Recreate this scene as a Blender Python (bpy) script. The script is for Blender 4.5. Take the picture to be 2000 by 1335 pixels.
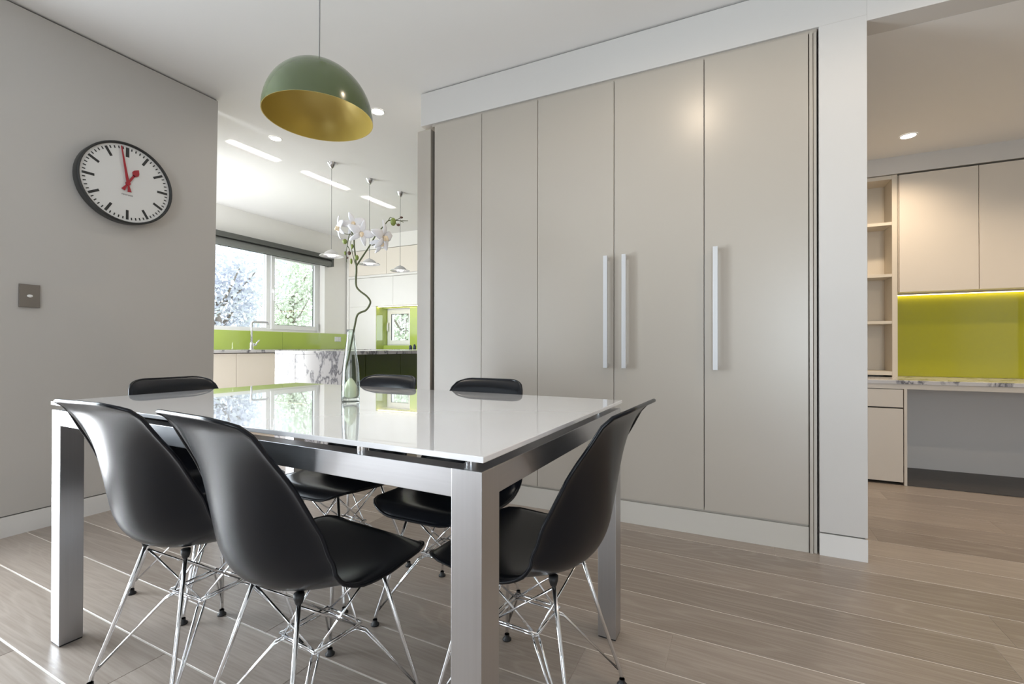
import bpy, math, random
import numpy as np
from mathutils import Vector, Matrix

for _o in list(bpy.data.objects):
    bpy.data.objects.remove(_o, do_unlink=True)
SC = bpy.context.scene
COL = SC.collection
random.seed(7)
S = 1.055            # the whole place is laid out in survey units and brought to metres by S at the end

# ---------------------------------------------------------------- camera
F, CX, CY = 900.2, 1000.0, 673.27
YAW, PITCH, ROLL = -0.446479459, 4.92355872e-03, 1.75660328e-03
EYE = np.array([0.0, 0.0, 0.905])
def _rot(yaw, pitch, roll):
    cy, sy, cp, sp = math.cos(yaw), math.sin(yaw), math.cos(pitch), math.sin(pitch)
    cr, sr = math.cos(roll), math.sin(roll)
    f = np.array([sy*cp, cy*cp, sp]); r = np.array([cy, -sy, 0.0]); u = np.cross(r, f)
    return np.array([cr*r+sr*u, -sr*r+cr*u, f])
RM = _rot(YAW, PITCH, ROLL)
def ray(x, y): return RM.T @ np.array([(x-CX)/F, -(y-CY)/F, 1.0])
def atdepth(x, y, d): return EYE + ray(x, y)*d
cam_d = bpy.data.cameras.new('camera')
cam = bpy.data.objects.new('camera', cam_d); COL.objects.link(cam)
cam_d.sensor_width = 36.0; cam_d.lens = F/2000.0*36.0
cam_d.shift_y = (CY-667.5)/2000.0
cam_d.clip_start = 0.02
m3 = Matrix(((RM[0][0], RM[1][0], -RM[2][0]), (RM[0][1], RM[1][1], -RM[2][1]), (RM[0][2], RM[1][2], -RM[2][2])))
cam.matrix_world = Matrix.Translation(Vector(EYE)) @ m3.to_4x4()
SC.camera = cam

# ---------------------------------------------------------------- world, large lights, exposure
W = bpy.data.worlds.new('overcast_sky'); SC.world = W; W.use_nodes = True
bg = W.node_tree.nodes['Background']
bg.inputs[0].default_value = (0.86, 0.92, 1.0, 1.0); bg.inputs[1].default_value = 3.3
def area(name, loc, rot, sx, sy, power, col, spread=180):
    l = bpy.data.lights.new(name, 'AREA'); l.shape = 'RECTANGLE'; l.size = sx; l.size_y = sy
    l.energy = power; l.color = col; l.spread = math.radians(spread)
    o = bpy.data.objects.new(name, l); COL.objects.link(o); o.location = loc; o.rotation_euler = rot
    return o
# daylight entering by the glass doors further back in the left wall; ceiling and kitchen fills are added
DAY = (0.82, 0.91, 1.0)
area('daylight_near_window', (-3.28, -0.04, 1.22), (math.radians(90), 0, math.radians(-90)), 1.36, 1.9, 118, DAY)
area('daylight_far_window', (-3.28, -2.6, 1.22), (math.radians(90), 0, math.radians(-90)), 1.1, 1.9, 60, DAY)
area('ceiling_fill_near', (-3.30, -0.04, 0.40), (math.radians(130), 0, math.radians(-90)), 1.36, 0.7, 48, (0.95, 0.97, 1.0))  # added upward fill that lifts the ceiling; there is no terrace outside
area('ceiling_fill_far', (-3.30, -2.6, 0.40), (math.radians(130), 0, math.radians(-90)), 1.1, 0.7, 34, (0.95, 0.97, 1.0))  # same added ceiling fill, further back
area('daylight_rear_window', (1.5, -4.66, 1.15), (math.radians(90), 0, 0), 1.5, 1.9, 85, DAY)
area('kitchen_fill', (-4.72, 1.90, 1.15), (math.radians(88), 0, 0), 0.9, 2.0, 58, (0.97, 0.99, 1.0))  # added fill for the kitchen, set in the unseen side doors
SC.view_settings.view_transform = 'Standard'; SC.view_settings.look = 'None'
SC.view_settings.exposure = 0.35; SC.view_settings.gamma = 1.0
SC.view_settings.use_curve_mapping = False
cy_ = SC.cycles
cy_.use_denoising = True
cy_.max_bounces = 10; cy_.diffuse_bounces = 6; cy_.glossy_bounces = 5; cy_.transmission_bounces = 8
cy_.transparent_max_bounces = 16
cy_.caustics_reflective = False; cy_.caustics_refractive = False
cy_.sample_clamp_indirect = 6.0

# ---------------------------------------------------------------- materials
def _n(nt, t, x=0, y=0):
    n = nt.nodes.new(t); n.location = (x, y); return n
def mat(name, col, rough=0.5, metal=0.0, spec=0.5, var=0.03, scale=6.0, coat=0.0, coat_rough=0.05, bump=0.0, bscale=60.0, emit=None, estr=0.0):
    m = bpy.data.materials.new(name); m.use_nodes = True
    nt = m.node_tree; b = nt.nodes['Principled BSDF']
    tc = _n(nt, 'ShaderNodeTexCoord'); nz = _n(nt, 'ShaderNodeTexNoise')
    nz.inputs['Scale'].default_value = scale; nz.inputs['Detail'].default_value = 4
    nt.links.new(tc.outputs['Object'], nz.inputs['Vector'])
    mx = _n(nt, 'ShaderNodeMixRGB')
    c = np.array(col)
    mx.inputs[1].default_value = (*np.clip(c*(1-var), 0, 1), 1); mx.inputs[2].default_value = (*np.clip(c*(1+var), 0, 1), 1)
    nt.links.new(nz.outputs['Fac'], mx.inputs[0]); nt.links.new(mx.outputs[0], b.inputs['Base Color'])
    b.inputs['Roughness'].default_value = rough; b.inputs['Metallic'].default_value = metal
    b.inputs['Specular IOR Level'].default_value = spec
    if coat: b.inputs['Coat Weight'].default_value = coat; b.inputs['Coat Roughness'].default_value = coat_rough
    if bump:
        n2 = _n(nt, 'ShaderNodeTexNoise'); n2.inputs['Scale'].default_value = bscale; n2.inputs['Detail'].default_value = 3
        nt.links.new(tc.outputs['Object'], n2.inputs['Vector'])
        bp = _n(nt, 'ShaderNodeBump'); bp.inputs['Strength'].default_value = bump; bp.inputs['Distance'].default_value = 0.002
        nt.links.new(n2.outputs['Fac'], bp.inputs['Height']); nt.links.new(bp.outputs[0], b.inputs['Normal'])
    if emit: b.inputs['Emission Color'].default_value = (*emit, 1); b.inputs['Emission Strength'].default_value = estr
    return m
M = {}
M['paint'] = mat('wall_paint', (0.63, 0.615, 0.60), 0.6, bump=0.05, bscale=180, var=0.01, scale=2)
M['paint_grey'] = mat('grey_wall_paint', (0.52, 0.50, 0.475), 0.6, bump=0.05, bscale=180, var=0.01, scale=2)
M['ceiling'] = mat('ceiling_paint', (0.80, 0.795, 0.79), 0.7, var=0.008, scale=2)
M['recess'] = mat('shadow_gap', (0.16, 0.15, 0.14), 0.8)
M['skirt'] = mat('skirting_paint', (0.76, 0.75, 0.735), 0.42, var=0.01)
M['taupe'] = mat('taupe_satin_lacquer', (0.45, 0.412, 0.362), 0.30, spec=0.75, var=0.012, scale=2)
M['taupe2'] = mat('taupe_plinth', (0.56, 0.535, 0.49), 0.40, var=0.012)
M['darkgap'] = mat('dark_gap', (0.05, 0.045, 0.04), 0.8)
M['alu'] = mat('satin_white_aluminium', (0.62, 0.63, 0.65), 0.36, metal=0.3, var=0.01)
M['cream'] = mat('cream_lacquer', (0.80, 0.745, 0.665), 0.35, var=0.01)
M['kwhite'] = mat('kitchen_white_lacquer', (0.82, 0.81, 0.78), 0.28, var=0.01)
M['beige'] = mat('beige_lacquer', (0.66, 0.605, 0.535), 0.36, var=0.012)
M['beige2'] = mat('shelf_board', (0.62, 0.565, 0.48), 0.45, var=0.02)
M['green'] = mat('green_back_painted_glass', (0.41, 0.52, 0.115), 0.10, spec=0.6, coat=1.0, coat_rough=0.02, var=0.01)
M['olive'] = mat('olive_back_painted_glass', (0.39, 0.385, 0.010), 0.12, spec=0.55, coat=1.0, coat_rough=0.03, var=0.01)
M['deepgreen'] = mat('deep_green_gloss', (0.085, 0.125, 0.012), 0.12, spec=0.5, coat=0.0, coat_rough=0.02, var=0.03)
M['glasswhite'] = mat('white_back_painted_glass', (0.86, 0.86, 0.885), 0.06, spec=0.65, coat=1.0, coat_rough=0.01, var=0.004)
M['black'] = mat('black_moulded_plastic', (0.003, 0.0045, 0.008), 0.27, spec=0.30, var=0.15, scale=25)
M['rubber'] = mat('black_rubber', (0.012, 0.012, 0.013), 0.55)
M['chrome'] = mat('chrome', (0.80, 0.81, 0.83), 0.10, metal=1.0, var=0.02)
M['blind'] = mat('charcoal_blind_fabric', (0.085, 0.088, 0.08), 0.6, var=0.06, scale=40)
M['blind2'] = mat('charcoal_blind_roll', (0.14, 0.145, 0.135), 0.42, var=0.05, scale=40)
M['upvc'] = mat('white_window_frame', (0.76, 0.77, 0.77), 0.35, var=0.01)
M['olivelamp'] = mat('green_lamp_enamel', (0.075, 0.102, 0.038), 0.18, spec=0.6, var=0.05)
M['gold'] = mat('gold_lamp_lining', (0.50, 0.375, 0.095), 0.36, metal=0.25, var=0.04)
M['dial'] = mat('clock_dial', (0.72, 0.72, 0.71), 0.4, var=0.005)
M['mark'] = mat('clock_black', (0.02, 0.022, 0.022), 0.5)
M['clockcase'] = mat('clock_case', (0.022, 0.024, 0.024), 0.38)
M['grey'] = mat('grey_print', (0.25, 0.25, 0.25), 0.6)
M['red'] = mat('clock_red', (0.36, 0.018, 0.03), 0.4)
M['switchplate'] = mat('brushed_bronze_plate', (0.22, 0.20, 0.18), 0.38, metal=0.6)
M['whiteplastic'] = mat('white_plastic', (0.85, 0.85, 0.83), 0.35)
M['stem'] = mat('orchid_stem_green', (0.085, 0.095, 0.035), 0.5, var=0.25, scale=30)
M['petal'] = mat('orchid_white_petal', (0.76, 0.75, 0.77), 0.5, var=0.04, scale=80)
M['lip'] = mat('orchid_pink_yellow_lip', (0.78, 0.62, 0.42), 0.5, var=0.2, scale=90)
M['bud'] = mat('orchid_bud', (0.20, 0.25, 0.05), 0.5, var=0.2, scale=60)
M['darkbud'] = mat('orchid_dark_bud', (0.10, 0.05, 0.035), 0.5, var=0.2, scale=60)
M['gel'] = mat('pale_green_gel', (0.92, 0.94, 0.70), 0.25, var=0.06, scale=60)
M['bulb'] = mat('lit_bulb', (1, 1, 1), 0.5, emit=(1.0, 0.93, 0.85), estr=14.0)
M['led'] = mat('led_strip', (1, 0.9, 0.7), 0.5, emit=(1.0, 0.80, 0.42), estr=8.0)
M['darkwood'] = mat('dark_timber', (0.075, 0.065, 0.06), 0.45, var=0.25, scale=14)
M['bark'] = mat('bark', (0.22, 0.19, 0.16), 0.9, var=0.2)
M['leaf'] = mat('washed_out_leaf', (0.66, 0.72, 0.60), 0.7, var=0.25, scale=1.5)  # overexposed paleness of the outdoor view put into the leaf colour
M['leaf2'] = mat('hazy_blue_leaf', (0.68, 0.70, 0.77), 0.7, var=0.25, scale=1.5)  # bluish haze of the bright view put into the leaf colour
M['grass'] = mat('lawn', (0.30, 0.33, 0.22), 0.9, var=0.15)
M['navy'] = mat('navy_glaze', (0.02, 0.035, 0.07), 0.2)

def steel(name, axis):
    m = bpy.data.materials.new(name); m.use_nodes = True; nt = m.node_tree; b = nt.nodes['Principled BSDF']
    tc = _n(nt, 'ShaderNodeTexCoord'); mp = _n(nt, 'ShaderNodeMapping'); nz = _n(nt, 'ShaderNodeTexNoise')
    sc = [260, 260, 260]; sc[axis] = 3
    mp.inputs['Scale'].default_value = sc
    nt.links.new(tc.outputs['Object'], mp.inputs['Vector']); nt.links.new(mp.outputs[0], nz.inputs['Vector'])
    nz.inputs['Scale'].default_value = 1.0; nz.inputs['Detail'].default_value = 3
    r = _n(nt, 'ShaderNodeMapRange'); r.inputs['To Min'].default_value = 0.28; r.inputs['To Max'].default_value = 0.38
    nt.links.new(nz.outputs['Fac'], r.inputs['Value']); nt.links.new(r.outputs[0], b.inputs['Roughness'])
    cr = _n(nt, 'ShaderNodeMixRGB'); cr.inputs[1].default_value = (0.50, 0.50, 0.515, 1); cr.inputs[2].default_value = (0.56, 0.56, 0.575, 1)
    nt.links.new(nz.outputs['Fac'], cr.inputs[0]); nt.links.new(cr.outputs[0], b.inputs['Base Color'])
    b.inputs['Metallic'].default_value = 1.0
    return m
M['steel_x'] = steel('brushed_steel_rail', 0); M['steel_y'] = steel('brushed_steel_end_rail', 1); M['steel_z'] = steel('brushed_steel_leg', 2)

def oak():
    m = bpy.data.materials.new('limed_oak_plank'); m.use_nodes = True; nt = m.node_tree; b = nt.nodes['Principled BSDF']
    tc = _n(nt, 'ShaderNodeTexCoord'); oi = _n(nt, 'ShaderNodeObjectInfo')
    off = _n(nt, 'ShaderNodeVectorMath'); off.operation = 'SCALE'; off.inputs[0].default_value = (37.0, 91.0, 13.0)
    nt.links.new(oi.outputs['Random'], off.inputs['Scale'])
    ad = _n(nt, 'ShaderNodeVectorMath'); ad.operation = 'ADD'
    nt.links.new(tc.outputs['Object'], ad.inputs[0]); nt.links.new(off.outputs[0], ad.inputs[1])
    # fine pore grain, long in x
    mp = _n(nt, 'ShaderNodeMapping'); mp.inputs['Scale'].default_value = (5, 150, 1)
    nt.links.new(ad.outputs[0], mp.inputs['Vector'])
    n1 = _n(nt, 'ShaderNodeTexNoise'); n1.inputs['Scale'].default_value = 1.0; n1.inputs['Detail'].default_value = 5
    nt.links.new(mp.outputs[0], n1.inputs['Vector'])
    # cathedral rings
    mp2 = _n(nt, 'ShaderNodeMapping'); mp2.inputs['Scale'].default_value = (0.7, 5.0, 1)
    nt.links.new(ad.outputs[0], mp2.inputs['Vector'])
    n2 = _n(nt, 'ShaderNodeTexNoise'); n2.inputs['Scale'].default_value = 1.1; n2.inputs['Detail'].default_value = 1.5
    nt.links.new(mp2.outputs[0], n2.inputs['Vector'])
    mu = _n(nt, 'ShaderNodeMath'); mu.operation = 'MULTIPLY'; mu.inputs[1].default_value = 110.0
    nt.links.new(n2.outputs['Fac'], mu.inputs[0])
    si = _n(nt, 'ShaderNodeMath'); si.operation = 'SINE'; nt.links.new(mu.outputs[0], si.inputs[0])
    mr = _n(nt, 'ShaderNodeMapRange'); mr.inputs['From Min'].default_value = -1; mr.inputs['From Max'].default_value = 1
    nt.links.new(si.outputs[0], mr.inputs['Value'])
    # plank tone
    cr = _n(nt, 'ShaderNodeValToRGB')
    e = cr.color_ramp.elements; e[0].position = 0.0; e[0].color = (0.285, 0.238, 0.203, 1); e[1].position = 1.0; e[1].color = (0.430, 0.367, 0.316, 1)
    nt.links.new(oi.outputs['Random'], cr.inputs[0])
    g1 = _n(nt, 'ShaderNodeMixRGB'); g1.blend_type = 'MULTIPLY'; g1.inputs[0].default_value = 0.55
    gr = _n(nt, 'ShaderNodeValToRGB'); gr.color_ramp.elements[0].position = 0.30; gr.color_ramp.elements[0].color = (0.66, 0.62, 0.58, 1)
    gr.color_ramp.elements[1].position = 0.62; gr.color_ramp.elements[1].color = (1, 1, 1, 1)
    nt.links.new(n1.outputs['Fac'], gr.inputs[0]); nt.links.new(cr.outputs[0], g1.inputs[1]); nt.links.new(gr.outputs[0], g1.inputs[2])
    g2 = _n(nt, 'ShaderNodeMixRGB'); g2.blend_type = 'MIX'; g2.inputs[2].default_value = (0.58, 0.52, 0.46, 1)
    pw = _n(nt, 'ShaderNodeMath'); pw.operation = 'POWER'; pw.inputs[1].default_value = 5.0; nt.links.new(mr.outputs[0], pw.inputs[0])
    pm = _n(nt, 'ShaderNodeMath'); pm.operation = 'MULTIPLY'; pm.inputs[1].default_value = 0.17; nt.links.new(pw.outputs[0], pm.inputs[0])
    nt.links.new(pm.outputs[0], g2.inputs[0]); nt.links.new(g1.outputs[0], g2.inputs[1])
    nt.links.new(g2.outputs[0], b.inputs['Base Color'])
    rr = _n(nt, 'ShaderNodeMapRange'); rr.inputs['To Min'].default_value = 0.24; rr.inputs['To Max'].default_value = 0.40
    nt.links.new(n1.outputs['Fac'], rr.inputs['Value']); nt.links.new(rr.outputs[0], b.inputs['Roughness'])
    bp = _n(nt, 'ShaderNodeBump'); bp.inputs['Strength'].default_value = 0.12; bp.inputs['Distance'].default_value = 0.002
    nt.links.new(n1.outputs['Fac'], bp.inputs['Height']); nt.links.new(bp.outputs[0], b.inputs['Normal'])
    return m
M['oak'] = oak()
M['filler'] = mat('plank_joint', (0.85, 0.80, 0.74), 0.45)

def marble(name, vs, amt):
    m = bpy.data.materials.new(name); m.use_nodes = True; nt = m.node_tree; b = nt.nodes['Principled BSDF']
    tc = _n(nt, 'ShaderNodeTexCoord')
    mp = _n(nt, 'ShaderNodeMapping'); mp.inputs['Scale'].default_value = (1.0, 1.0, 0.55); mp.inputs['Rotation'].default_value = (0.15, 0.35, 0.1)
    nt.links.new(tc.outputs['Object'], mp.inputs['Vector'])
    n0 = _n(nt, 'ShaderNodeTexNoise'); n0.inputs['Scale'].default_value = vs*1.2; n0.inputs['Detail'].default_value = 7
    nt.links.new(mp.outputs[0], n0.inputs['Vector'])
    v = _n(nt, 'ShaderNodeVectorMath'); v.operation = 'SCALE'; v.inputs['Scale'].default_value = 0.55
    nt.links.new(n0.outputs['Color'], v.inputs[0])
    a = _n(nt, 'ShaderNodeVectorMath'); a.operation = 'ADD'; nt.links.new(mp.outputs[0], a.inputs[0]); nt.links.new(v.outputs[0], a.inputs[1])
    n1 = _n(nt, 'ShaderNodeTexNoise'); n1.inputs['Scale'].default_value = vs; n1.inputs['Detail'].default_value = 6
    nt.links.new(a.outputs[0], n1.inputs['Vector'])
    s = _n(nt, 'ShaderNodeMath'); s.operation = 'SUBTRACT'; s.inputs[1].default_value = 0.5; nt.links.new(n1.outputs['Fac'], s.inputs[0])
    ab = _n(nt, 'ShaderNodeMath'); ab.operation = 'ABSOLUTE'; nt.links.new(s.outputs[0], ab.inputs[0])
    cr = _n(nt, 'ShaderNodeValToRGB'); e = cr.color_ramp.elements
    e[0].position = 0.0; e[0].color = (0.12*amt, 0.12*amt, 0.135*amt, 1); e[1].position = 0.042; e[1].color = (0.58, 0.575, 0.59, 1)
    k = e.new(0.012); k.color = (0.27, 0.27, 0.30, 1)
    nt.links.new(ab.outputs[0], cr.inputs[0]); nt.links.new(cr.outputs[0], b.inputs['Base Color'])
    b.inputs['Roughness'].default_value = 0.18
    return m
M['marble'] = marble('white_veined_marble', 4.0, 1.0)

def thin_glass(name, tint, refl=1.0, rough=0.0, base=0.04):
    m = bpy.data.materials.new(name); m.use_nodes = True; nt = m.node_tree
    out = nt.nodes['Material Output']; nt.nodes.remove(nt.nodes['Principled BSDF'])
    t = _n(nt, 'ShaderNodeBsdfTransparent'); t.inputs[0].default_value = (*tint, 1)
    g = _n(nt, 'ShaderNodeBsdfGlossy'); g.inputs['Roughness'].default_value = rough
    lw = _n(nt, 'ShaderNodeFresnel'); lw.inputs['IOR'].default_value = 1.45
    mu = _n(nt, 'ShaderNodeMath'); mu.operation = 'MULTIPLY'; mu.inputs[1].default_value = refl; nt.links.new(lw.outputs[0], mu.inputs[0])
    mx = _n(nt, 'ShaderNodeMixShader'); nt.links.new(mu.outputs[0], mx.inputs[0]); nt.links.new(t.outputs[0], mx.inputs[1]); nt.links.new(g.outputs[0], mx.inputs[2])
    nt.links.new(mx.outputs[0], out.inputs['Surface'])
    return m
M['pane'] = thin_glass('window_pane', (0.97, 0.98, 0.98), 0.7)
M['vase'] = thin_glass('pale_green_vase_glass', (0.955, 0.985, 0.965), 0.8)
def brick():
    m = bpy.data.materials.new('red_brick'); m.use_nodes = True; nt = m.node_tree; b = nt.nodes['Principled BSDF']
    br = _n(nt, 'ShaderNodeTexBrick'); tc = _n(nt, 'ShaderNodeTexCoord'); mp = _n(nt, 'ShaderNodeMapping')
    mp.inputs['Rotation'].default_value = (math.radians(90), 0, 0)
    nt.links.new(tc.outputs['Object'], mp.inputs[0]); nt.links.new(mp.outputs[0], br.inputs['Vector'])
    br.inputs['Color1'].default_value = (0.50, 0.24, 0.22, 1); br.inputs['Color2'].default_value = (0.55, 0.30, 0.27, 1); br.inputs['Mortar'].default_value = (0.4, 0.36, 0.34, 1)
    br.inputs['Scale'].default_value = 4.0
    nt.links.new(br.outputs['Color'], b.inputs['Base Color']); b.inputs['Roughness'].default_value = 0.9
    return m
M['brick'] = brick()

# ---------------------------------------------------------------- mesh helpers
ORG = {}
class MB:
    def __init__(s): s.v = []; s.f = []
    def add(s, vs, fs):
        k = len(s.v); s.v += [tuple(map(float, p)) for p in vs]; s.f += [tuple(i+k for i in f) for f in fs]; return s
    def box(s, x0, x1, y0, y1, z0, z1):
        return s.hexa([(x0,y0,z0),(x1,y0,z0),(x1,y1,z0),(x0,y1,z0),(x0,y0,z1),(x1,y0,z1),(x1,y1,z1),(x0,y1,z1)])
    def hexa(s, p):
        return s.add(p, [(3,2,1,0),(4,5,6,7),(0,1,5,4),(1,2,6,5),(2,3,7,6),(3,0,4,7)])
    def tube(s, pts, r, n=8, r1=None):
        pts = [Vector(p) for p in pts]; rings = []; N = len(pts); up = None
        rs = r if isinstance(r, (list, tuple)) else [r + ((r1 if r1 is not None else r)-r)*i/max(1, N-1) for i in range(N)]
        for i, p in enumerate(pts):
            t = (pts[min(i+1, N-1)]-pts[max(i-1, 0)]).normalized()
            if up is None: up = t.orthogonal().normalized()
            else:
                up = (up - t*up.dot(t)); up = up.normalized() if up.length > 1e-6 else t.orthogonal().normalized()
            b = t.cross(up)
            rings.append([p + (up*math.cos(a)+b*math.sin(a))*rs[i] for a in [2*math.pi*k/n for k in range(n)]])
        vs = [q for rg in rings for q in rg]; fs = []
        for i in range(N-1):
            for k in range(n):
                fs.append((i*n+k, i*n+(k+1) % n, (i+1)*n+(k+1) % n, (i+1)*n+k))
        fs.append(tuple(range(n-1, -1, -1))); fs.append(tuple((N-1)*n+k for k in range(n)))
        return s.add(vs, fs)
    def lathe(s, prof, c=(0,0,0), n=32, axis='z', cap0=False, cap1=False):
        vs = []; c = Vector(c)
        for (r, h) in prof:
            for k in range(n):
                a = 2*math.pi*k/n
                if axis == 'z': p = (r*math.cos(a), r*math.sin(a), h)
                elif axis == 'x': p = (h, r*math.cos(a), r*math.sin(a))
                else: p = (r*math.sin(a), h, r*math.cos(a))
                vs.append(c+Vector(p))
        fs = []
        for i in range(len(prof)-1):
            for k in range(n): fs.append((i*n+k, i*n+(k+1) % n, (i+1)*n+(k+1) % n, (i+1)*n+k))
        if cap0: fs.append(tuple(range(n-1, -1, -1)))
        if cap1: fs.append(tuple((len(prof)-1)*n+k for k in range(n)))
        return s.add(vs, fs)
    def ball(s, c, rx, ry, rz, n=10, mth=7):
        vs = []; fs = []
        for i in range(mth+1):
            th = math.pi*i/mth
            for k in range(n):
                a = 2*math.pi*k/n
                vs.append((c[0]+rx*math.sin(th)*math.cos(a), c[1]+ry*math.sin(th)*math.sin(a), c[2]+rz*math.cos(th)))
        for i in range(mth):
            for k in range(n): fs.append((i*n+k, (i+1)*n+k, (i+1)*n+(k+1) % n, i*n+(k+1) % n))
        return s.add(vs, fs)
    def build(s, name, mt, parent=None, local=False, smooth=False, bevel=0.0, seg=2):
        me = bpy.data.meshes.new(name)
        vs = np.array(s.v)
        if local: org = np.zeros(3)
        elif parent is not None: org = ORG[parent.name]
        else:
            mn, mxx = vs.min(0), vs.max(0); org = np.array([(mn[0]+mxx[0])/2, (mn[1]+mxx[1])/2, mn[2]])
        me.from_pydata([tuple(p) for p in (vs-org)], [], s.f); me.update()
        mt = M[mt] if isinstance(mt, str) else mt
        me.materials.append(mt)
        if smooth:
            for p in me.polygons: p.use_smooth = True
        o = bpy.data.objects.new(name, me); COL.objects.link(o)
        if parent is not None: o.parent = parent
        else: o.location = org
        ORG[o.name] = org
        if smooth == 'auto':
            me.set_sharp_from_angle(angle=math.radians(35))
        if bevel:
            b = o.modifiers.new('bevel', 'BEVEL'); b.width = bevel; b.segments = seg; b.limit_method = 'ANGLE'
        return o
def tag(o, label=None, cat=None, group=None, kind=None):
    if label: o['label'] = label
    if cat: o['category'] = cat
    if group: o['group'] = group
    if kind: o['kind'] = kind
    return o
def thing(name, label, cat, loc, rz=0.0, group=None, kind=None):
    o = bpy.data.objects.new(name, None); COL.objects.link(o); o.location = loc; o.rotation_euler = (0, 0, rz)
    o.empty_display_size = 0.1; ORG[o.name] = np.array(loc, float)
    return tag(o, label, cat, group, kind)
def B(*a): return MB().box(*a)
def copy_tree(o, parent=None):
    c = o.copy(); COL.objects.link(c); c.parent = parent
    for ch in o.children: copy_tree(ch, c)
    return c

# ================================================================= SETTING
ZC = 2.53; ZS = 2.29            # dining/kitchen ceiling, lower study ceiling
YW = 2.403                      # cupboard wall face
XK, YB = -5.28, 5.62            # kitchen window wall and back wall
YR, XR, XD = -4.60, 2.60, 4.4            # glass-door wall behind the camera, right wall

# floor of separate oak boards
floor = thing('floor', 'pale greyish limed oak plank floor with fine light joints', None, (0, 0, 0), -0.01607, kind='structure')
floor['label'] = 'pale greyish limed oak plank floor with fine light joints'
sub = B(-5.5, 4.5, -4.8, 5.8, -0.06, -0.0014).build('joint_filler', 'filler', floor, local=True)
pw, a0 = 0.1935, 0.961
k0 = int(math.floor((-1.2-a0)/pw)); k1 = int(math.ceil((5.75-a0)/pw))
GAP = 0.0021
def plank(x0, x1, y0, y1):
    cx, cyy = (x0+x1)/2, (y0+y1)/2; hx, hy = (x1-x0)/2-0.0003, (y1-y0)/2-GAP; c = 0.0010
    mb = MB(); vs = []
    for (dx, dy, z) in ((hx, hy, -0.015), (hx, hy, -c), (hx-c, hy-c, 0.0)):
        vs += [(-dx, -dy, z), (dx, -dy, z), (dx, dy, z), (-dx, dy, z)]
    fs = [(3, 2, 1, 0)]
    for r in (0, 4): fs += [(r+i, r+(i+1) % 4, r+4+(i+1) % 4, r+4+i) for i in range(4)]
    fs.append((8, 9, 10, 11)); mb.add(vs, fs)
    o = mb.build('plank', 'oak', floor, local=True); o.location = (cx, cyy, 0)
for k in range(k0, k1):
    y0 = a0+k*pw; y1 = y0+pw
    rng = random.Random(k*17+3)
    x = -5.5 - rng.uniform(0, 1.9)
    while x < 2.75:
        L = rng.choice([2.2, 2.4, 2.2, 1.8]); xe = x+L
        xa, xb = max(x, -5.5), min(xe, 2.8)
        if xb-xa > 0.06 and not (y1 > 5.75): plank(xa, xb, y0, y1)
        x = xe

fs_ = MB().box(-3.4, 4.5, -4.75, a0+k0*pw, -0.0013, 0.0).box(2.802, 4.5, a0+k0*pw, 2.5, -0.0013, 0.0).build('boards_behind_viewer', 'oak', floor, local=True); fs_['kind'] = 'stuff'

tag(B(-5.5, XD+0.1, YR-0.1, YW, ZC, ZC+0.1).box(-5.5, 0.43, YW, YB+0.1, ZC, ZC+0.1).build('ceiling', 'ceiling'), 'flat white plaster ceiling over the dining table and kitchen', kind='structure')
tag(B(0.43, XR+0.1, YW+0.1205, 4.6, ZS, ZS+0.06).build('ceiling', 'ceiling'), 'lower white ceiling of the study nook', kind='structure')

def lean(mb, y0, y1, z0, z1, off=0.0, th=0.15):
    f = lambda z: -3.105 + 0.050*z/ZC
    xa, xb = f(z0)-off, f(z1)-off
    return mb.hexa([(xa-th, y0, z0), (xa, y0, z0), (xa, y1, z0), (xa-th, y1, z0), (xb-th, y0, z1), (xb, y0, z1), (xb, y1, z1), (xb-th, y1, z1)])
YE = 1.893
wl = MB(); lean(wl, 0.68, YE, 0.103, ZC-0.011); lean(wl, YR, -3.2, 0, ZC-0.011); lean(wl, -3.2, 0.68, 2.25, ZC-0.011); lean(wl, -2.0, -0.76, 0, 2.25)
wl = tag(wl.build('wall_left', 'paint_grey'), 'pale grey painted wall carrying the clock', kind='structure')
t = MB(); lean(t, YR, YE, ZC-0.011, ZC, 0.016, 0.12); lean(t, 0.68, YE, 0.097, 0.103, 0.012, 0.12)
tag(t.build('trim_1', 'recess'), 'dark shadow line along the top and foot of the left wall', kind='structure')
t = MB(); lean(t, 0.68, YE, 0, 0.097)
tag(t.build('baseboard_left', 'skirt'), 'flush off-white skirting under the left wall', kind='structure')
tag(B(-5.4, -5.2, 1.74, YE, 0, ZC).box(-4.22, -3.256, 1.74, YE, 0, ZC).box(-5.2, -4.22, 1.74, YE, 2.25, ZC).build('wall_kitchen_side', 'paint'), 'white kitchen side wall behind the clock wall', kind='structure')

# kitchen window wall with its opening
WY0, WY1, WZ0, WZ1 = 2.45, 4.80, 1.105, 2.16
w = MB()
w.box(XK-0.22, XK, 1.7, WY0, 0, ZC).box(XK-0.22, XK, WY1, YB+0.1, 0, ZC).box(XK-0.22, XK, WY0, WY1, 0, WZ0).box(XK-0.22, XK, WY0, WY1, WZ1, ZC)
tag(w.build('wall_kitchen_window', 'kwhite'), 'white kitchen wall holding the wide window', kind='structure')
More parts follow.
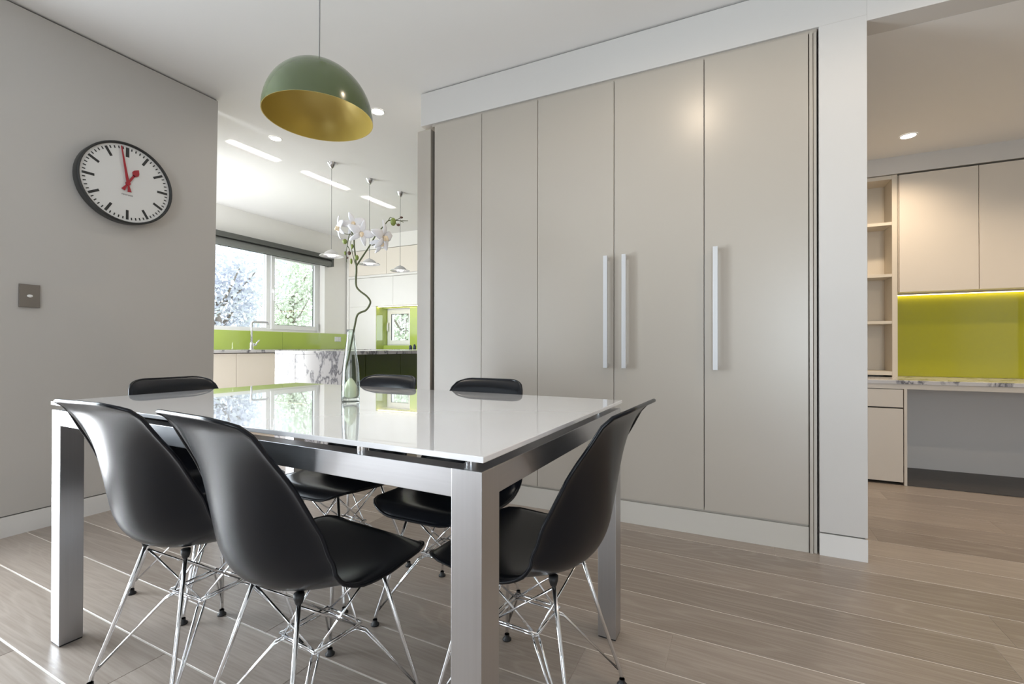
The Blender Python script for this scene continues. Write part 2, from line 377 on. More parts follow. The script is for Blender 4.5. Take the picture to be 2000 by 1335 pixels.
# back kitchen wall with the small window
V0, V1, VZ0, VZ1 = -4.702, -4.205, 0.925, 1.475
YN = 5.385
w = MB(); w.box(XK, V0, YN, YB, 0, ZC).box(V1, 0.43, YN, YB, 0, ZC).box(V0, V1, YN, YB, 0, VZ0).box(V0, V1, YN, YB, VZ1, ZC)
tag(w.build('wall_kitchen_back', 'kwhite'), 'white kitchen back wall with small window', kind='structure')
tag(B(XK+0.001, -2.36, 5.20, YN-0.001, 2.335, ZC).build('trim_2', 'kwhite'), 'white bulkhead above the upper kitchen cupboards', kind='structure')
tag(B(0.33, 0.43, 3.02, YN, 0, ZC).build('wall_kitchen_right', 'paint'), 'white kitchen wall behind the tall cupboards', kind='structure')

# cupboard wall: header, pier, header over the study opening
w = MB()
w.box(-1.80, 0.514, YW, 3.0, 2.316, ZC-0.008)
w.box(0.343, 0.514, YW, 3.0, 0.101, 2.316)
w.box(0.43, 0.514, 3.0, 4.42, 0, ZC)
w.box(0.514, XR, YW, YW+0.12, ZS, ZC-0.008)
tag(w.build('wall_front', 'paint', bevel=0.0015), 'white painted wall framing the tall cupboards', kind='structure')
tag(B(-1.78, 0.514, YW+0.012, 3.0, ZC-0.008, ZC).box(0.514, XD+0.1, YW+0.012, YW+0.12, ZC-0.008, ZC+0.02).box(0.355, 0.505, YW+0.010, 3.0, 0.0955, 0.101).build('trim_3', 'recess'), 'thin dark shadow line above the cupboard wall', kind='structure')
tag(B(0.343, 0.514, YW, 3.0, 0, 0.0955).build('baseboard_right', 'skirt'), 'white skirting block at the foot of the wall pier', kind='structure')
tag(B(-1.80, 0.43, 2.99, 3.02, 0, ZC).build('wall_cupboard_back', 'paint'), 'wall behind the tall cupboards', kind='structure')
# study walls
tag(B(0.43, XR+0.1, 4.42, 4.52, 0, ZC).build('wall_study_back', 'paint'), 'white back wall of the study nook', kind='structure')
tag(B(0.516, XR, 4.205, 4.419, 2.166, ZS).build('trim_4', 'paint'), 'white bulkhead above the study cupboards', kind='structure')
tag(B(XR, XR+0.1, YW, 4.52, 0, ZC).box(XD, XD+0.1, YR-0.1, YW+0.1, 0, ZC).box(XR, XD, YW, YW+0.1, 0, ZC).build('wall_right', 'paint'), 'white wall out of view on the right', kind='structure')
tag(B(1.034, XR, 3.855, 4.418, 0.001, 0.006).build('trim_5', 'darkwood'), 'dark timber floor strip beneath the built-in desk', kind='structure')
# rear wall with glass doors
w = MB(); w.box(-3.3, 0.7, YR-0.12, YR, 0, ZC).box(2.3, XD+0.1, YR-0.12, YR, 0, ZC).box(0.7, 2.3, YR-0.12, YR, 0, 0.1).box(0.7, 2.3, YR-0.12, YR, 2.2, ZC)
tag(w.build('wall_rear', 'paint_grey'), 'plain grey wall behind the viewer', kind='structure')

def framed(name, label, plane, a0, a1, z0, z1, pos, dep, fw, mull, parent_mat='upvc', mw=0.06):
    """rectangular window: frame, mullions and panes; plane 'x' -> spans y, plane 'y' -> spans x"""
    mid = (pos, (a0+a1)/2, z0) if plane == 'x' else ((a0+a1)/2, pos, z0)
    r = thing(name, label, None, mid, kind='structure')
    def bx(mb, u0, u1, c0, c1, d=0.0):
        if plane == 'x': mb.box(pos-dep/2+d, pos+dep/2-d, u0, u1, c0, c1)
        else: mb.box(u0, u1, pos-dep/2+d, pos+dep/2-d, c0, c1)
        return mb
    f = MB(); bx(f, a0, a0+fw, z0, z1); bx(f, a1-fw, a1, z0, z1); bx(f, a0+fw, a1-fw, z0, z0+fw); bx(f, a0+fw, a1-fw, z1-fw, z1)
    f.build('window_frame', parent_mat, r, bevel=0.003)
    es = [a0+fw]+[e for m_ in mull for e in (m_-mw/2, m_+mw/2)]+[a1-fw]
    for m_ in mull:
        bx(MB(), m_-mw/2, m_+mw/2, z0+fw, z1-fw).build('mullion', parent_mat, r, bevel=0.003)
    for i in range(0, len(es), 2):
        bx(MB(), es[i], es[i+1], z0+fw, z1-fw, dep/2-0.003).build('pane', 'pane', r)
    return r
# wide kitchen window: fixed pane, mullion and opening sash
w1 = framed('window_1', 'wide white-framed kitchen window over the sink', 'x', WY0, WY1, WZ0, WZ1, XK-0.135, 0.07, 0.045, [3.20, 3.985], mw=0.055)
sy0, sy1 = 4.018, 4.752
s = MB(); X0, X1 = XK-0.105, XK-0.085
for (u0, u1, c0, c1) in ((sy0, sy0+0.05, WZ0+0.03, WZ1-0.05), (sy1-0.05, sy1, WZ0+0.03, WZ1-0.05), (sy0+0.05, sy1-0.05, WZ0+0.03, WZ0+0.085), (sy0+0.05, sy1-0.05, WZ1-0.10, WZ1-0.05)):
    s.box(X0-0.02, X1, u0, u1, c0, c1)
s.build('sash', 'upvc', w1, bevel=0.003)
s = MB(); s.box(X0-0.021, X0-0.012, sy0+0.05, sy1-0.05, WZ0+0.085, WZ0+0.091).box(X0-0.021, X0-0.012, sy1-0.056, sy1-0.05, WZ0+0.09, WZ1-0.1).box(X0-0.021, X0-0.012, sy0+0.05, sy0+0.056, WZ0+0.09, WZ1-0.1)
s.build('sash_seal', 'rubber', w1)
MB().box(X1, X1+0.025, sy0+0.012, sy0+0.030, 1.60, 1.65).box(X1+0.018, X1+0.032, sy0+0.014, sy0+0.028, 1.50, 1.63).build('window_handle', 'upvc', w1, bevel=0.004)
MB().box(X1-0.0, X1+0.012, sy1-0.012, sy1+0.006, WZ0+0.02, WZ0+0.13).build('hinge', 'alu', w1)
# small window in the green niche
w2 = framed('window_2', 'small white casement window in the green niche', 'y', V0+0.004, V1, VZ0, VZ1, 5.485, 0.05, 0.035, [])
s = MB()
for (u0, u1, c0, c1) in ((V0+0.02, V0+0.085, VZ0+0.02, VZ1-0.02), (V1-0.085, V1-0.02, VZ0+0.02, VZ1-0.02), (V0+0.085, V1-0.085, VZ0+0.02, VZ0+0.08), (V0+0.085, V1-0.085, VZ1-0.08, VZ1-0.02)):
    s.box(u0, u1, 5.445, 5.475, c0, c1)
s.build('sash', 'upvc', w2, bevel=0.003)
s = MB(); s.box(V0+0.085, V0+0.091, 5.45, 5.456, VZ0+0.08, VZ1-0.08).box(V0+0.085, V1-0.085, 5.45, 5.456, VZ1-0.086, VZ1-0.08)
s.build('sash_seal', 'rubber', w2)
MB().tube([(V0+0.045, 5.445, 1.27), (V0+0.045, 5.422, 1.265), (V0+0.045, 5.412, 1.23), (V0+0.045, 5.412, 1.16), (V0+0.045, 5.42, 1.14)], 0.011, 8).build('window_handle', 'upvc', w2, smooth=True)
framed('window_3', 'tall glass door in the left wall beside the viewer', 'x', -0.76, 0.68, 0.0, 2.25, -3.165, 0.07, 0.06, [-0.04], mw=0.05)
framed('window_5', 'tall glass door in the left wall behind the viewer', 'x', -3.2, -2.0, 0.0, 2.25, -3.165, 0.07, 0.06, [])
framed('window_6', 'tall window in the wall behind the viewer', 'y', 0.7, 2.3, 0.1, 2.2, YR-0.05, 0.07, 0.06, [1.5])

framed('added_window_4', 'added glass doors lighting the kitchen, hidden behind the clock wall', 'y', -5.2, -4.22, 0.0, 2.25, 1.815, 0.07, 0.06, [])  # unseen doors added to brighten the kitchen

# ================================================================= TALL CUPBOARDS
cup = thing('tall_cupboard', 'tall built-in taupe cupboard wall with five flat doors and three bar handles', 'cupboard', (-0.74, YW+0.28, 0))
B(-1.70, 0.335, YW+0.03, 2.98, 0.0, 2.305).build('carcass', 'darkgap', cup)
B(-1.824, -1.722, YW-0.002, 2.98, 0, 2.285).build('end_panel', 'taupe', cup, bevel=0.0015)
B(-1.697, 0.3035, YW+0.004, YW+0.03, 0.0, 0.1125).build('plinth', 'taupe2', cup, bevel=0.001)
B(-1.697, 0.3035, YW+0.016, YW+0.03, 0.1125, 0.130).build('plinth_rail', 'taupe', cup)
B(-1.72, 0.336, YW+0.012, YW+0.03, 2.300, 2.316).build('top_rail', 'taupe', cup)
B(0.3065, 0.3195, YW-0.002, YW+0.03, 0, 2.300).build('stile', 'taupe', cup, bevel=0.001)
B(0.3225, 0.3350, YW+0.008, YW+0.03, 0, 2.300).build('stile', 'taupe2', cup, bevel=0.001)
dx = [-1.695, -1.354, -0.991, -0.560, -0.124, 0.304]
hand = {2: -0.597, 3: -0.5015, 4: -0.0735}
for i in range(5):
    d = B(dx[i]+0.0015, dx[i+1]-0.0015, YW, YW+0.024, 0.124, 2.302).build('door', 'taupe', cup, bevel=0.0012)
    if i in hand:
        hx = hand[i]; ORG[d.name] = ORG[cup.name]
        h = MB(); h.box(hx-0.0105, hx+0.0105, YW-0.040, YW-0.022, 0.799, 1.381)
        h.box(hx-0.0085, hx+0.0085, YW-0.024, YW, 0.803, 0.820).box(hx-0.0085, hx+0.0085, YW-0.024, YW, 1.360, 1.377)
        tag(h.build('handle', 'alu', d, bevel=0.001), 'pale satin square bar handle')

# ================================================================= STUDY NOOK
desk = thing('built_in_desk', 'built-in study desk with marble top and beige drawers', 'desk', (1.5, 4.1, 0))
B(0.516, XR-0.001, 3.838, 4.400, 0.667, 0.692).build('desk_top', 'marble', desk, bevel=0.002)
B(0.516, XR-0.001, 3.850, 3.868, 0.634, 0.667).build('apron', 'beige', desk)
B(0.516, 1.013, 3.872, 4.40, 0.02, 0.634).build('drawer_carcass', 'darkgap', desk)
B(1.016, 1.032, 3.846, 4.40, 0.0, 0.634).build('side_panel', 'beige', desk, bevel=0.001)
B(0.52, 1.0125, 3.850, 3.868, 0.512, 0.630).build('drawer', 'beige', desk, bevel=0.0012)
B(0.52, 1.0125, 3.850, 3.868, 0.020, 0.503).build('drawer', 'beige', desk, bevel=0.0012)
sh = thing('open_shelf_unit', 'narrow open beige shelving column standing on the study desk', 'shelf', (0.8, 4.3, 0.692))
B(0.55, 1.078, 4.402, 4.417, 0.692, 2.162).build('back_panel', 'beige2', sh)
B(1.046, 1.078, 4.215, 4.402, 0.692, 2.162).build('side_panel', 'beige2', sh, bevel=0.0012)
B(0.55, 0.582, 4.215, 4.402, 0.692, 2.162).build('side_panel', 'beige2', sh, bevel=0.0012)
for (z, th) in ((0.706, 0.028), (1.080, 0.022), (1.422, 0.022), (1.800, 0.022), (2.134, 0.028)):
    B(0.582, 1.046, 4.217, 4.402, z, z+th).build('shelf', 'beige2', sh, bevel=0.001)
uc = thing('wall_cupboard', 'beige flat-door wall cupboard above the yellow-green study splashback', 'cupboard', (1.6, 4.3, 1.306))
B(1.082, 2.38, 4.222, 4.416, 1.312, 2.155).build('carcass', 'beige2', uc)
for (a, b_) in ((1.086, 1.5135), (1.5165, 1.945), (1.948, 2.38)):
    B(a, b_, 4.203, 4.221, 1.306, 2.152).build('door', 'beige', uc, bevel=0.0015)
tag(B(1.079, 2.598, 4.404, 4.418, 0.693, 1.302).build('glass_splashback', 'olive'), 'glossy yellow-green glass splashback behind the study desk', 'splashback')
ul = thing('under_cupboard_light', 'warm LED strip under the beige study cupboard', 'light', (1.7, 4.36, 1.29))
B(1.09, 2.37, 4.376, 4.396, 1.300, 1.311).build('profile', 'beige2', ul)
B(1.09, 2.37, 4.380, 4.392, 1.2965, 1.300).build('led_strip', 'led', ul)

# ================================================================= KITCHEN
ZT = 0.872
for i, (a, b_) in enumerate(((2.48, 3.084), (3.084, 3.70), (3.70, 4.30), (4.30, 4.98))):
    lab = ['cream base cupboard under the window, left of the tap', 'cream base cupboard under the window, below the tap',
           'cream base cupboard under the window, behind the marble end panel', 'cream base cupboard in the kitchen corner'][i]
    c = thing('base_cupboard', lab, 'cupboard', (-4.95, (a+b_)/2, 0), group='base cupboards under the kitchen window')
    B(-5.26, -4.672, a+0.001, b_-0.001, 0.0, ZT-0.036).build('carcass', 'cream', c)
    B(-4.670, -4.650, a+0.002, b_-0.002, 0.10, ZT-0.040).build('door', 'cream', c, bevel=0.001)
tag(B(-5.262, -4.63, 2.40, 4.98, ZT-0.030, ZT).box(-5.262, -2.45, 4.98, 5.384, ZT-0.030, ZT).build('worktop', 'marble', bevel=0.002), 'pale marble kitchen worktop running under the window', 'worktop')
for i, (a, b_) in enumerate(((-4.60, -3.9), (-3.9, -3.2), (-3.2, -2.5))):
    c = thing('base_cupboard', ['white base cupboard below the small window', 'white base cupboard next along the back wall', 'white base cupboard at the right of the back wall'][i], 'cupboard', ((a+b_)/2, 5.3, 0), group='base cupboards along the kitchen back wall')
    B(a+0.001, b_-0.001, 5.03, 5.38, 0.0, ZT-0.036).build('carcass', 'kwhite', c)
    B(a+0.002, b_-0.002, 5.008, 5.028, 0.10, ZT-0.040).build('door', 'kwhite', c, bevel=0.001)
sp = thing('glass_splashback', 'lime green glass splashback behind the kitchen tap', 'splashback', (-5.27, 4.0, ZT))
B(-5.279, -5.265, 2.40, 4.105, ZT+0.001, 1.098).build('glass_panel', 'green', sp, bevel=0.0015)
B(-5.279, -5.265, 4.109, 5.205, ZT+0.001, 1.098).build('glass_panel', 'green', sp, bevel=0.0015)
# niche splashback around the small window
sp = thing('glass_splashback', 'lime green glass splashback around the small kitchen window', 'splashback', (-4.0, 5.38, ZT))
m_ = MB(); m_.box(V1, -2.5, 5.370, 5.384, ZT+0.001, 1.497).box(V0+0.004, V1, 5.370, 5.384, ZT+0.001, VZ0).box(V0+0.004, V1, 5.370, 5.384, VZ1, 1.497)
m_.build('glass_panel', 'green', sp)
B(-4.7025, -4.698, 5.222, 5.384, ZT+0.001, 1.497).build('glass_panel', 'green', sp)
m_ = MB(); m_.box(V0+0.0005, V0+0.0038, 5.3855, 5.459, VZ0, VZ1).box(V0+0.004, V1-0.001, 5.3855, 5.459, VZ0, VZ0+0.004)
m_.build('window_reveal', 'green', sp)
# upper cupboards
uk = thing('wall_cupboard', 'white flat-door upper kitchen cupboards around the green niche', 'cupboard', (-3.9, 5.35, 1.5))
B(-5.225, -2.5, 5.225, 5.384, 1.955, 2.333).build('carcass', 'kwhite', uk)
for (a, b_) in ((-5.222, -4.503), (-4.500, -3.78), (-3.777, -3.05)):
    tag(B(a, b_, 5.203, 5.223, 1.962, 2.328).build('door', 'cream', uk, bevel=0.0012), 'cream upper door')
B(-5.24, -2.5, 5.190, 5.225, 1.925, 1.957).build('light_rail', 'kwhite', uk, bevel=0.002)
B(-5.225, -2.5, 5.235, 5.384, 1.502, 1.925).build('carcass', 'kwhite', uk)
for (a, b_) in ((-5.222, -4.390), (-4.387, -3.56), (-3.557, -2.73)):
    B(a, b_, 5.215, 5.234, 1.500, 1.922).build('door', 'kwhite', uk, bevel=0.0012)
B(-5.222, -4.703, 5.215, 5.384, ZT+0.001, 1.499).build('end_panel', 'kwhite', uk, bevel=0.0012)
B(-5.262, -5.225, 5.205, 5.384, ZT+0.001, 2.333).build('filler_panel', 'kwhite', uk)
ul = thing('under_cupboard_light', 'warm LED strip above the green kitchen niche', 'light', (-3.9, 5.3, 1.49))
B(-4.69, -2.55, 5.24, 5.266, 1.492, 1.500).build('profile', 'kwhite', ul)
B(-4.69, -2.55, 5.244, 5.262, 1.487, 1.492).build('led_strip', 'led', ul)
for i, (x, hgt, lab) in enumerate(((-4.055, 0.062, 'small navy jar on the marble worktop beside the cupboard edge'), (-3.985, 0.07, 'slightly taller navy jar on the marble worktop'))):
    tag(MB().lathe([(0.016, 0), (0.021, 0.006), (0.021, hgt*0.7), (0.013, hgt*0.85), (0.013, hgt)], (x, 5.19, ZT), 14, cap0=True, cap1=True).build('jar', 'navy', smooth=True), lab, 'jar', 'navy jars on the worktop')
# outlet on the splashback
po = thing('power_outlet', 'double power outlet on the lime green splashback', 'outlet', (-5.262, 5.03, 0.98))
B(-5.2649, -5.257, 4.972, 5.088, 0.985, 1.053).build('plate', 'alu', po, bevel=0.002)
for y_ in (5.000, 5.040):
    for z_ in (1.000, 1.026): B(-5.2572, -5.251, y_, y_+0.022, z_, z_+0.016).build('switch', 'whiteplastic', po, bevel=0.001)
# tap
tp = thing('kitchen_tap', 'chrome square-necked kitchen tap with side lever', 'tap', (-5.10, 3.563, ZT))
MB().lathe([(0.028, 0), (0.028, 0.012), (0.021, 0.016), (0.021, 0.075), (0.016, 0.085)], (-5.10, 3.563, ZT), 18, cap0=True, cap1=True).build('base', 'chrome', tp, smooth='auto')
MB().tube([(-5.10, 3.563, ZT+0.05), (-5.10, 3.563, ZT+0.300), (-5.098, 3.568, ZT+0.318), (-5.095, 3.585, ZT+0.327), (-5.06, 3.735, ZT+0.327), (-5.058, 3.745, ZT+0.322), (-5.058, 3.746, ZT+0.300)], 0.0125, 10).build('spout', 'chrome', tp, smooth=True)
MB().tube([(-5.10, 3.575, ZT+0.055), (-5.10, 3.62, ZT+0.06)], 0.016, 10).tube([(-5.10, 3.612, ZT+0.06), (-5.095, 3.66, ZT+0.115)], 0.008, 8).build('lever', 'chrome', tp, smooth=True)
# blind
bl = thing('roller_blind', 'charcoal roller blind rolled up above the kitchen window', 'blind', (-5.22, 3.66, 2.05))
B(-5.279, -5.165, 2.30, 4.866, 2.150, 2.206).build('cassette', 'blind', bl, bevel=0.004)
MB().lathe([(0.045, 2.31), (0.045, 4.845)], (-5.225, 0, 2.105), 24, axis='y', cap0=True, cap1=True).build('fabric_roll', 'blind2', bl, smooth='auto')
B(-5.279, -5.17, 4.846, 4.866, 2.056, 2.150).build('end_bracket', 'blind', bl)
B(-5.262, -5.252, 2.31, 4.845, 2.058, 2.075).build('bottom_bar', 'blind', bl)

# island bench
isl = thing('kitchen_island', 'kitchen island with veined marble waterfall end and deep green gloss side', 'island', (-3.19, 3.4, 0))
YI0, YI1 = 2.75, 4.25
B(-3.625, -2.755, YI0+0.001, YI1, ZT-0.030, ZT).build('worktop', 'marble', isl, bevel=0.002)
B(-3.625, -3.3675, YI0, YI0+0.030, 0, ZT-0.0305).build('waterfall_slab', 'marble', isl, bevel=0.0015)
B(-3.3655, -2.755, YI0, YI0+0.030, 0, ZT-0.0305).build('waterfall_slab', 'marble', isl, bevel=0.0015)
B(-3.60, -3.10, YI0+0.031, YI1, 0.0, ZT-0.031).build('body', 'kwhite', isl)
for (a, b_) in ((YI0+0.035, 3.28), (3.284, 3.78), (3.784, YI1-0.002)):
    B(-3.099, -3.082, a, b_, 0.08, ZT-0.034).build('side_panel', 'deepgreen', isl, bevel=0.001)

# ================================================================= LIGHTS ON CEILINGS
def spot(name, loc, power, col, blend=0.35, ang=174, parent=None):
    l = bpy.data.lights.new(name, 'SPOT'); l.energy = power; l.color = col; l.spot_size = math.radians(ang); l.spot_blend = blend; l.shadow_soft_size = 0.035
    o = bpy.data.objects.new(name, l); COL.objects.link(o)
    if parent is not None:
        o.parent = parent; o.location = tuple(np.array(loc)-ORG[parent.name])
    else: o.location = loc
    return o
def downlight(x, y, z, label, power, col, ang=174, blend=0.35):
    r = thing('downlight', label, 'downlight', (x, y, z), group='recessed ceiling downlights')
    MB().lathe([(0.039, -0.002), (0.045, -0.006), (0.049, -0.004), (0.049, -0.0005)], (x, y, z), 28).build('trim_ring', 'whiteplastic', r, smooth=True)
    MB().lathe([(0.0001, -0.0025), (0.039, -0.0025)], (x, y, z), 28).build('lamp_face', 'bulb', r)
    spot('downlight_lamp', (x, y, z-0.012), power, col, blend, ang, parent=r)
WARM = (1.0, 0.80, 0.58)
downlight(-3.216, 2.438, ZC, 'recessed downlight beside the first chrome pendant canopy', 9, (1, 0.9, 0.78))
downlight(-2.211, 2.464, ZC, 'recessed downlight peeping past the rim of the green pendant', 9, (1, 0.88, 0.74))
downlight(-0.195, 1.34, ZC, 'recessed downlight above the right end of the table', 13, WARM)
downlight(1.036, 3.827, ZS, 'warm recessed downlight in the study ceiling', 38, WARM, 140, 0.9)
downlight(1.95, 3.35, ZS, 'added warm downlight further right in the study ceiling, out of view', 38, WARM, 140, 0.9)  # unseen lamp added to even out the study light
downlight(1.45, 1.55, ZC, 'recessed downlight near the study opening', 30, WARM)

# green dome pendant
px_, py_, pz_, pr = -1.370, 1.217, 1.743, 0.190
gp = thing('dome_pendant', 'large olive green dome pendant with gold lining over the table', 'pendant lamp', (px_, py_, pz_))
outer = [(pr*math.cos(a), 1.06*pr*math.sin(a)) for a in [math.radians(i*5) for i in range(0, 18)]]
MB().lathe(outer+[(0.006, 1.06*pr)], (px_, py_, pz_), 56).build('shade', 'olivelamp', gp, smooth=True)
inner = [(r*0.985, h*0.985+0.0006) for (r, h) in outer]
MB().lathe(inner+[(0.004, 1.04*pr)], (px_, py_, pz_), 56).lathe([(pr, 0), (pr*0.985, 0.0006)], (px_, py_, pz_), 56).build('lining', 'gold', gp, smooth='auto')
MB().lathe([(0.022, 1.045*pr), (0.020, 1.075*pr), (0.008, 1.125*pr), (0.005, 1.15*pr), (0.0, 1.15*pr)], (px_, py_, pz_), 20).build('cap', 'olivelamp', gp, smooth=True)
MB().tube([(px_, py_, pz_+1.12*pr), (px_+0.001, py_, pz_+0.5), (px_, py_, ZC-0.02)], 0.0024, 6).build('cord', 'grey', gp)
MB().lathe([(0.0, -0.035), (0.03, -0.033), (0.045, -0.02), (0.048, 0)], (px_, py_, ZC), 24).build('ceiling_canopy', 'alu', gp, smooth=True)

# three small pendants over the island
for (x, y, lab) in ((-3.195, 2.978, 'small metal saucer pendant over the island, nearest the window blind'),
                    (-3.175, 3.428, 'small metal saucer pendant in the middle of the island row'),
                    (-3.156, 3.863, 'small metal saucer pendant at the far end of the island row')):
    r = thing('saucer_pendant', lab, 'pendant lamp', (x, y, 1.70), group='saucer pendants over the kitchen island')
    z0 = 1.705
    MB().lathe([(0.102, 0.0), (0.098, 0.006), (0.065, 0.012), (0.055, 0.030), (0.030, 0.048), (0.008, 0.056), (0.004, 0.062)], (x, y, z0), 32).build('shade', 'alu', r, smooth=True)
    MB().lathe([(0.0, 0.003), (0.030, 0.004), (0.034, 0.010)], (x, y, z0-0.004), 20).build('bulb', 'bulb', r)
    MB().tube([(x, y, z0+0.055), (x, y, ZC-0.05)], 0.0022, 6).build('cord', 'grey', r)
    MB().lathe([(0.0, -0.055), (0.006, -0.053), (0.022, -0.036), (0.038, -0.012), (0.042, 0)], (x, y, ZC), 24).build('ceiling_canopy', 'chrome', r, smooth=True)

# added narrow upward lights on the worktop, imitating assumed sun strips on the ceiling
for (ya, yb) in ((2.235, 2.82), (2.935, 3.625), (3.715, 4.325)):
    area('added_glint_light', (-3.585, (ya+yb)/2, ZT+0.004), (math.radians(180), 0, 0), 0.065, yb-ya-0.16, 0.72, (1, 0.98, 0.93), 1.5)

# ================================================================= CLOCK AND SWITCH
wallx = lambda z: -3.105+0.050*z/ZC
ky, kz, kr = 1.377, 1.806, 0.222
kx = wallx(kz)-0.004
ck = thing('wall_clock', 'round black-rimmed wall clock with white dial and red hands', 'clock', (kx, ky, kz))
MB().lathe([(kr*0.97, 0.0), (kr*0.99, 0.010), (kr, 0.048), (kr, 0.062), (kr*0.985, 0.067), (kr*0.955, 0.065), (kr*0.945, 0.052)], (kx, ky, kz), 64, axis='x').build('case', 'clockcase', ck, smooth=True)
MB().lathe([(0.0, 0.052), (kr*0.96, 0.052)], (kx, ky, kz), 64, axis='x').build('dial', 'dial', ck)
def bar(mb, ang, r0, r1, w0, w1, x0, th=0.0012):
    d = Vector((0, math.sin(ang), math.cos(ang))); n = Vector((0, math.cos(ang), -math.sin(ang))); c = Vector((kx, ky, kz))
    ps = []
    for xx in (x0, x0+th):
        for (rr, ww, sgn) in ((r0, w0, -1), (r0, w0, 1), (r1, w1, 1), (r1, w1, -1)):
            ps.append(c+d*rr+n*(ww/2*sgn)+Vector((xx, 0, 0)))
    return mb.hexa(ps)
for i in range(12):
    bar(MB(), math.radians(30*i), kr*0.66, kr*0.895, 0.0125 if i else 0.016, 0.0125 if i else 0.016, 0.0521).build('hour_mark', 'mark', ck)
mm = MB()
for i in range(60):
    if i % 5: bar(mm, math.radians(6*i), kr*0.835, kr*0.895, 0.0055, 0.0055, 0.0521)
mm.build('minute_track', 'mark', ck)['kind'] = 'stuff'
hh = MB(); a = math.radians(29.5)
bar(hh, a, -0.045, -0.008, 0.018, 0.007, 0.0570); bar(hh, a, -0.010, 0.062, 0.011, 0.011, 0.0570)
bar(hh, a, 0.056, 0.072, 0.012, 0.034, 0.0570); bar(hh, a, 0.072, 0.086, 0.034, 0.028, 0.0570); bar(hh, a, 0.086, 0.104, 0.028, 0.002, 0.0570)
hh.build('hour_hand', 'red', ck)
mh = MB(); a = math.radians(351.0)
bar(mh, a, -0.047, -0.008, 0.019, 0.007, 0.0595); bar(mh, a, -0.010, kr*0.90, 0.015, 0.006, 0.0595)
mh.build('minute_hand', 'red', ck)
MB().lathe([(0.011, 0.056), (0.011, 0.063), (0.0, 0.0635)], (kx, ky, kz), 20, axis='x').build('hub', 'red', ck)
lm = MB()
for i in range(9):
    yy = -0.024+i*0.006
    lm.box(kx+0.0521, kx+0.0525, ky+yy-0.0018, ky+yy+0.0018, kz-0.066-0.0012*(i % 2), kz-0.059)
lm.build('maker_mark', 'grey', ck)['kind'] = 'stuff'
sx_ = wallx(1.15)-0.001
sw = thing('light_switch', 'square bronze light switch plate with white rocker on left wall', 'light switch', (sx_, 1.005, 1.09))
B(sx_, sx_+0.011, 0.968, 1.042, 1.094, 1.205).build('plate', 'switchplate', sw, bevel=0.0015)
MB().ball((sx_+0.011, 1.005, 1.149), 0.007, 0.011, 0.0075, 14, 8).build('rocker', 'whiteplastic', sw, smooth=True)

# ================================================================= TABLE
TW, TD, LEG = 1.535, 0.858, 0.057
tb = thing('dining_table', 'white glass-topped dining table with brushed steel legs and rails', 'table', (-1.103, 1.073, 0), -0.030)
ZF = 0.712
for sx in (-1, 1):
    for sy in (-1, 1):
        x0 = -TW/2 if sx < 0 else TW/2-LEG; y0 = -TD/2 if sy < 0 else TD/2-LEG
        lg = B(x0, x0+LEG, y0, y0+LEG, 0.004, ZF).build('leg', 'steel_z', tb, local=True, bevel=0.0012)
        B(x0+0.0015, x0+LEG-0.0015, y0+0.0015, y0+LEG-0.0015, 0.0, 0.004).build('foot_pad', 'rubber', lg, local=True)
RH = 0.046
for sy in (-1, 1):
    y0 = -TD/2 if sy < 0 else TD/2-LEG
    B(-TW/2+LEG, TW/2-LEG, y0+0.0006, y0+LEG*0.62, ZF-RH, ZF-0.0004).build('rail', 'steel_x', tb, local=True, bevel=0.001)
for sx in (-1, 1):
    x0 = -TW/2 if sx < 0 else TW/2-LEG*0.62
    B(x0+0.0006, x0+LEG*0.62-0.0006, -TD/2+LEG, TD/2-LEG, ZF-RH, ZF-0.0004).build('rail', 'steel_y', tb, local=True, bevel=0.001)
for sx in (-0.33, 0.33):
    for sy in (-1, 1):
        MB().lathe([(0.011, ZF-0.001), (0.011, ZF+0.0145)], (sx*TW*0.98, sy*(TD/2-0.024), 0), 16, cap0=True, cap1=True).build('standoff', 'chrome', tb, local=True, smooth='auto')
for sx in (-1, 1):
    for sy in (-1, 1):
        MB().lathe([(0.011, ZF-0.001), (0.011, ZF+0.0145)], (sx*(TW/2-0.05), sy*(TD/2-0.05), 0), 16, cap0=True, cap1=True).build('standoff', 'chrome', tb, local=True, smooth='auto')
B(-TW/2-0.004, TW/2+0.004, -TD/2-0.002, TD/2+0.004, ZF+0.0145, ZF+0.0245).build('glass_top', 'glasswhite', tb, local=True, bevel=0.0015)
ZTAB = ZF+0.0245

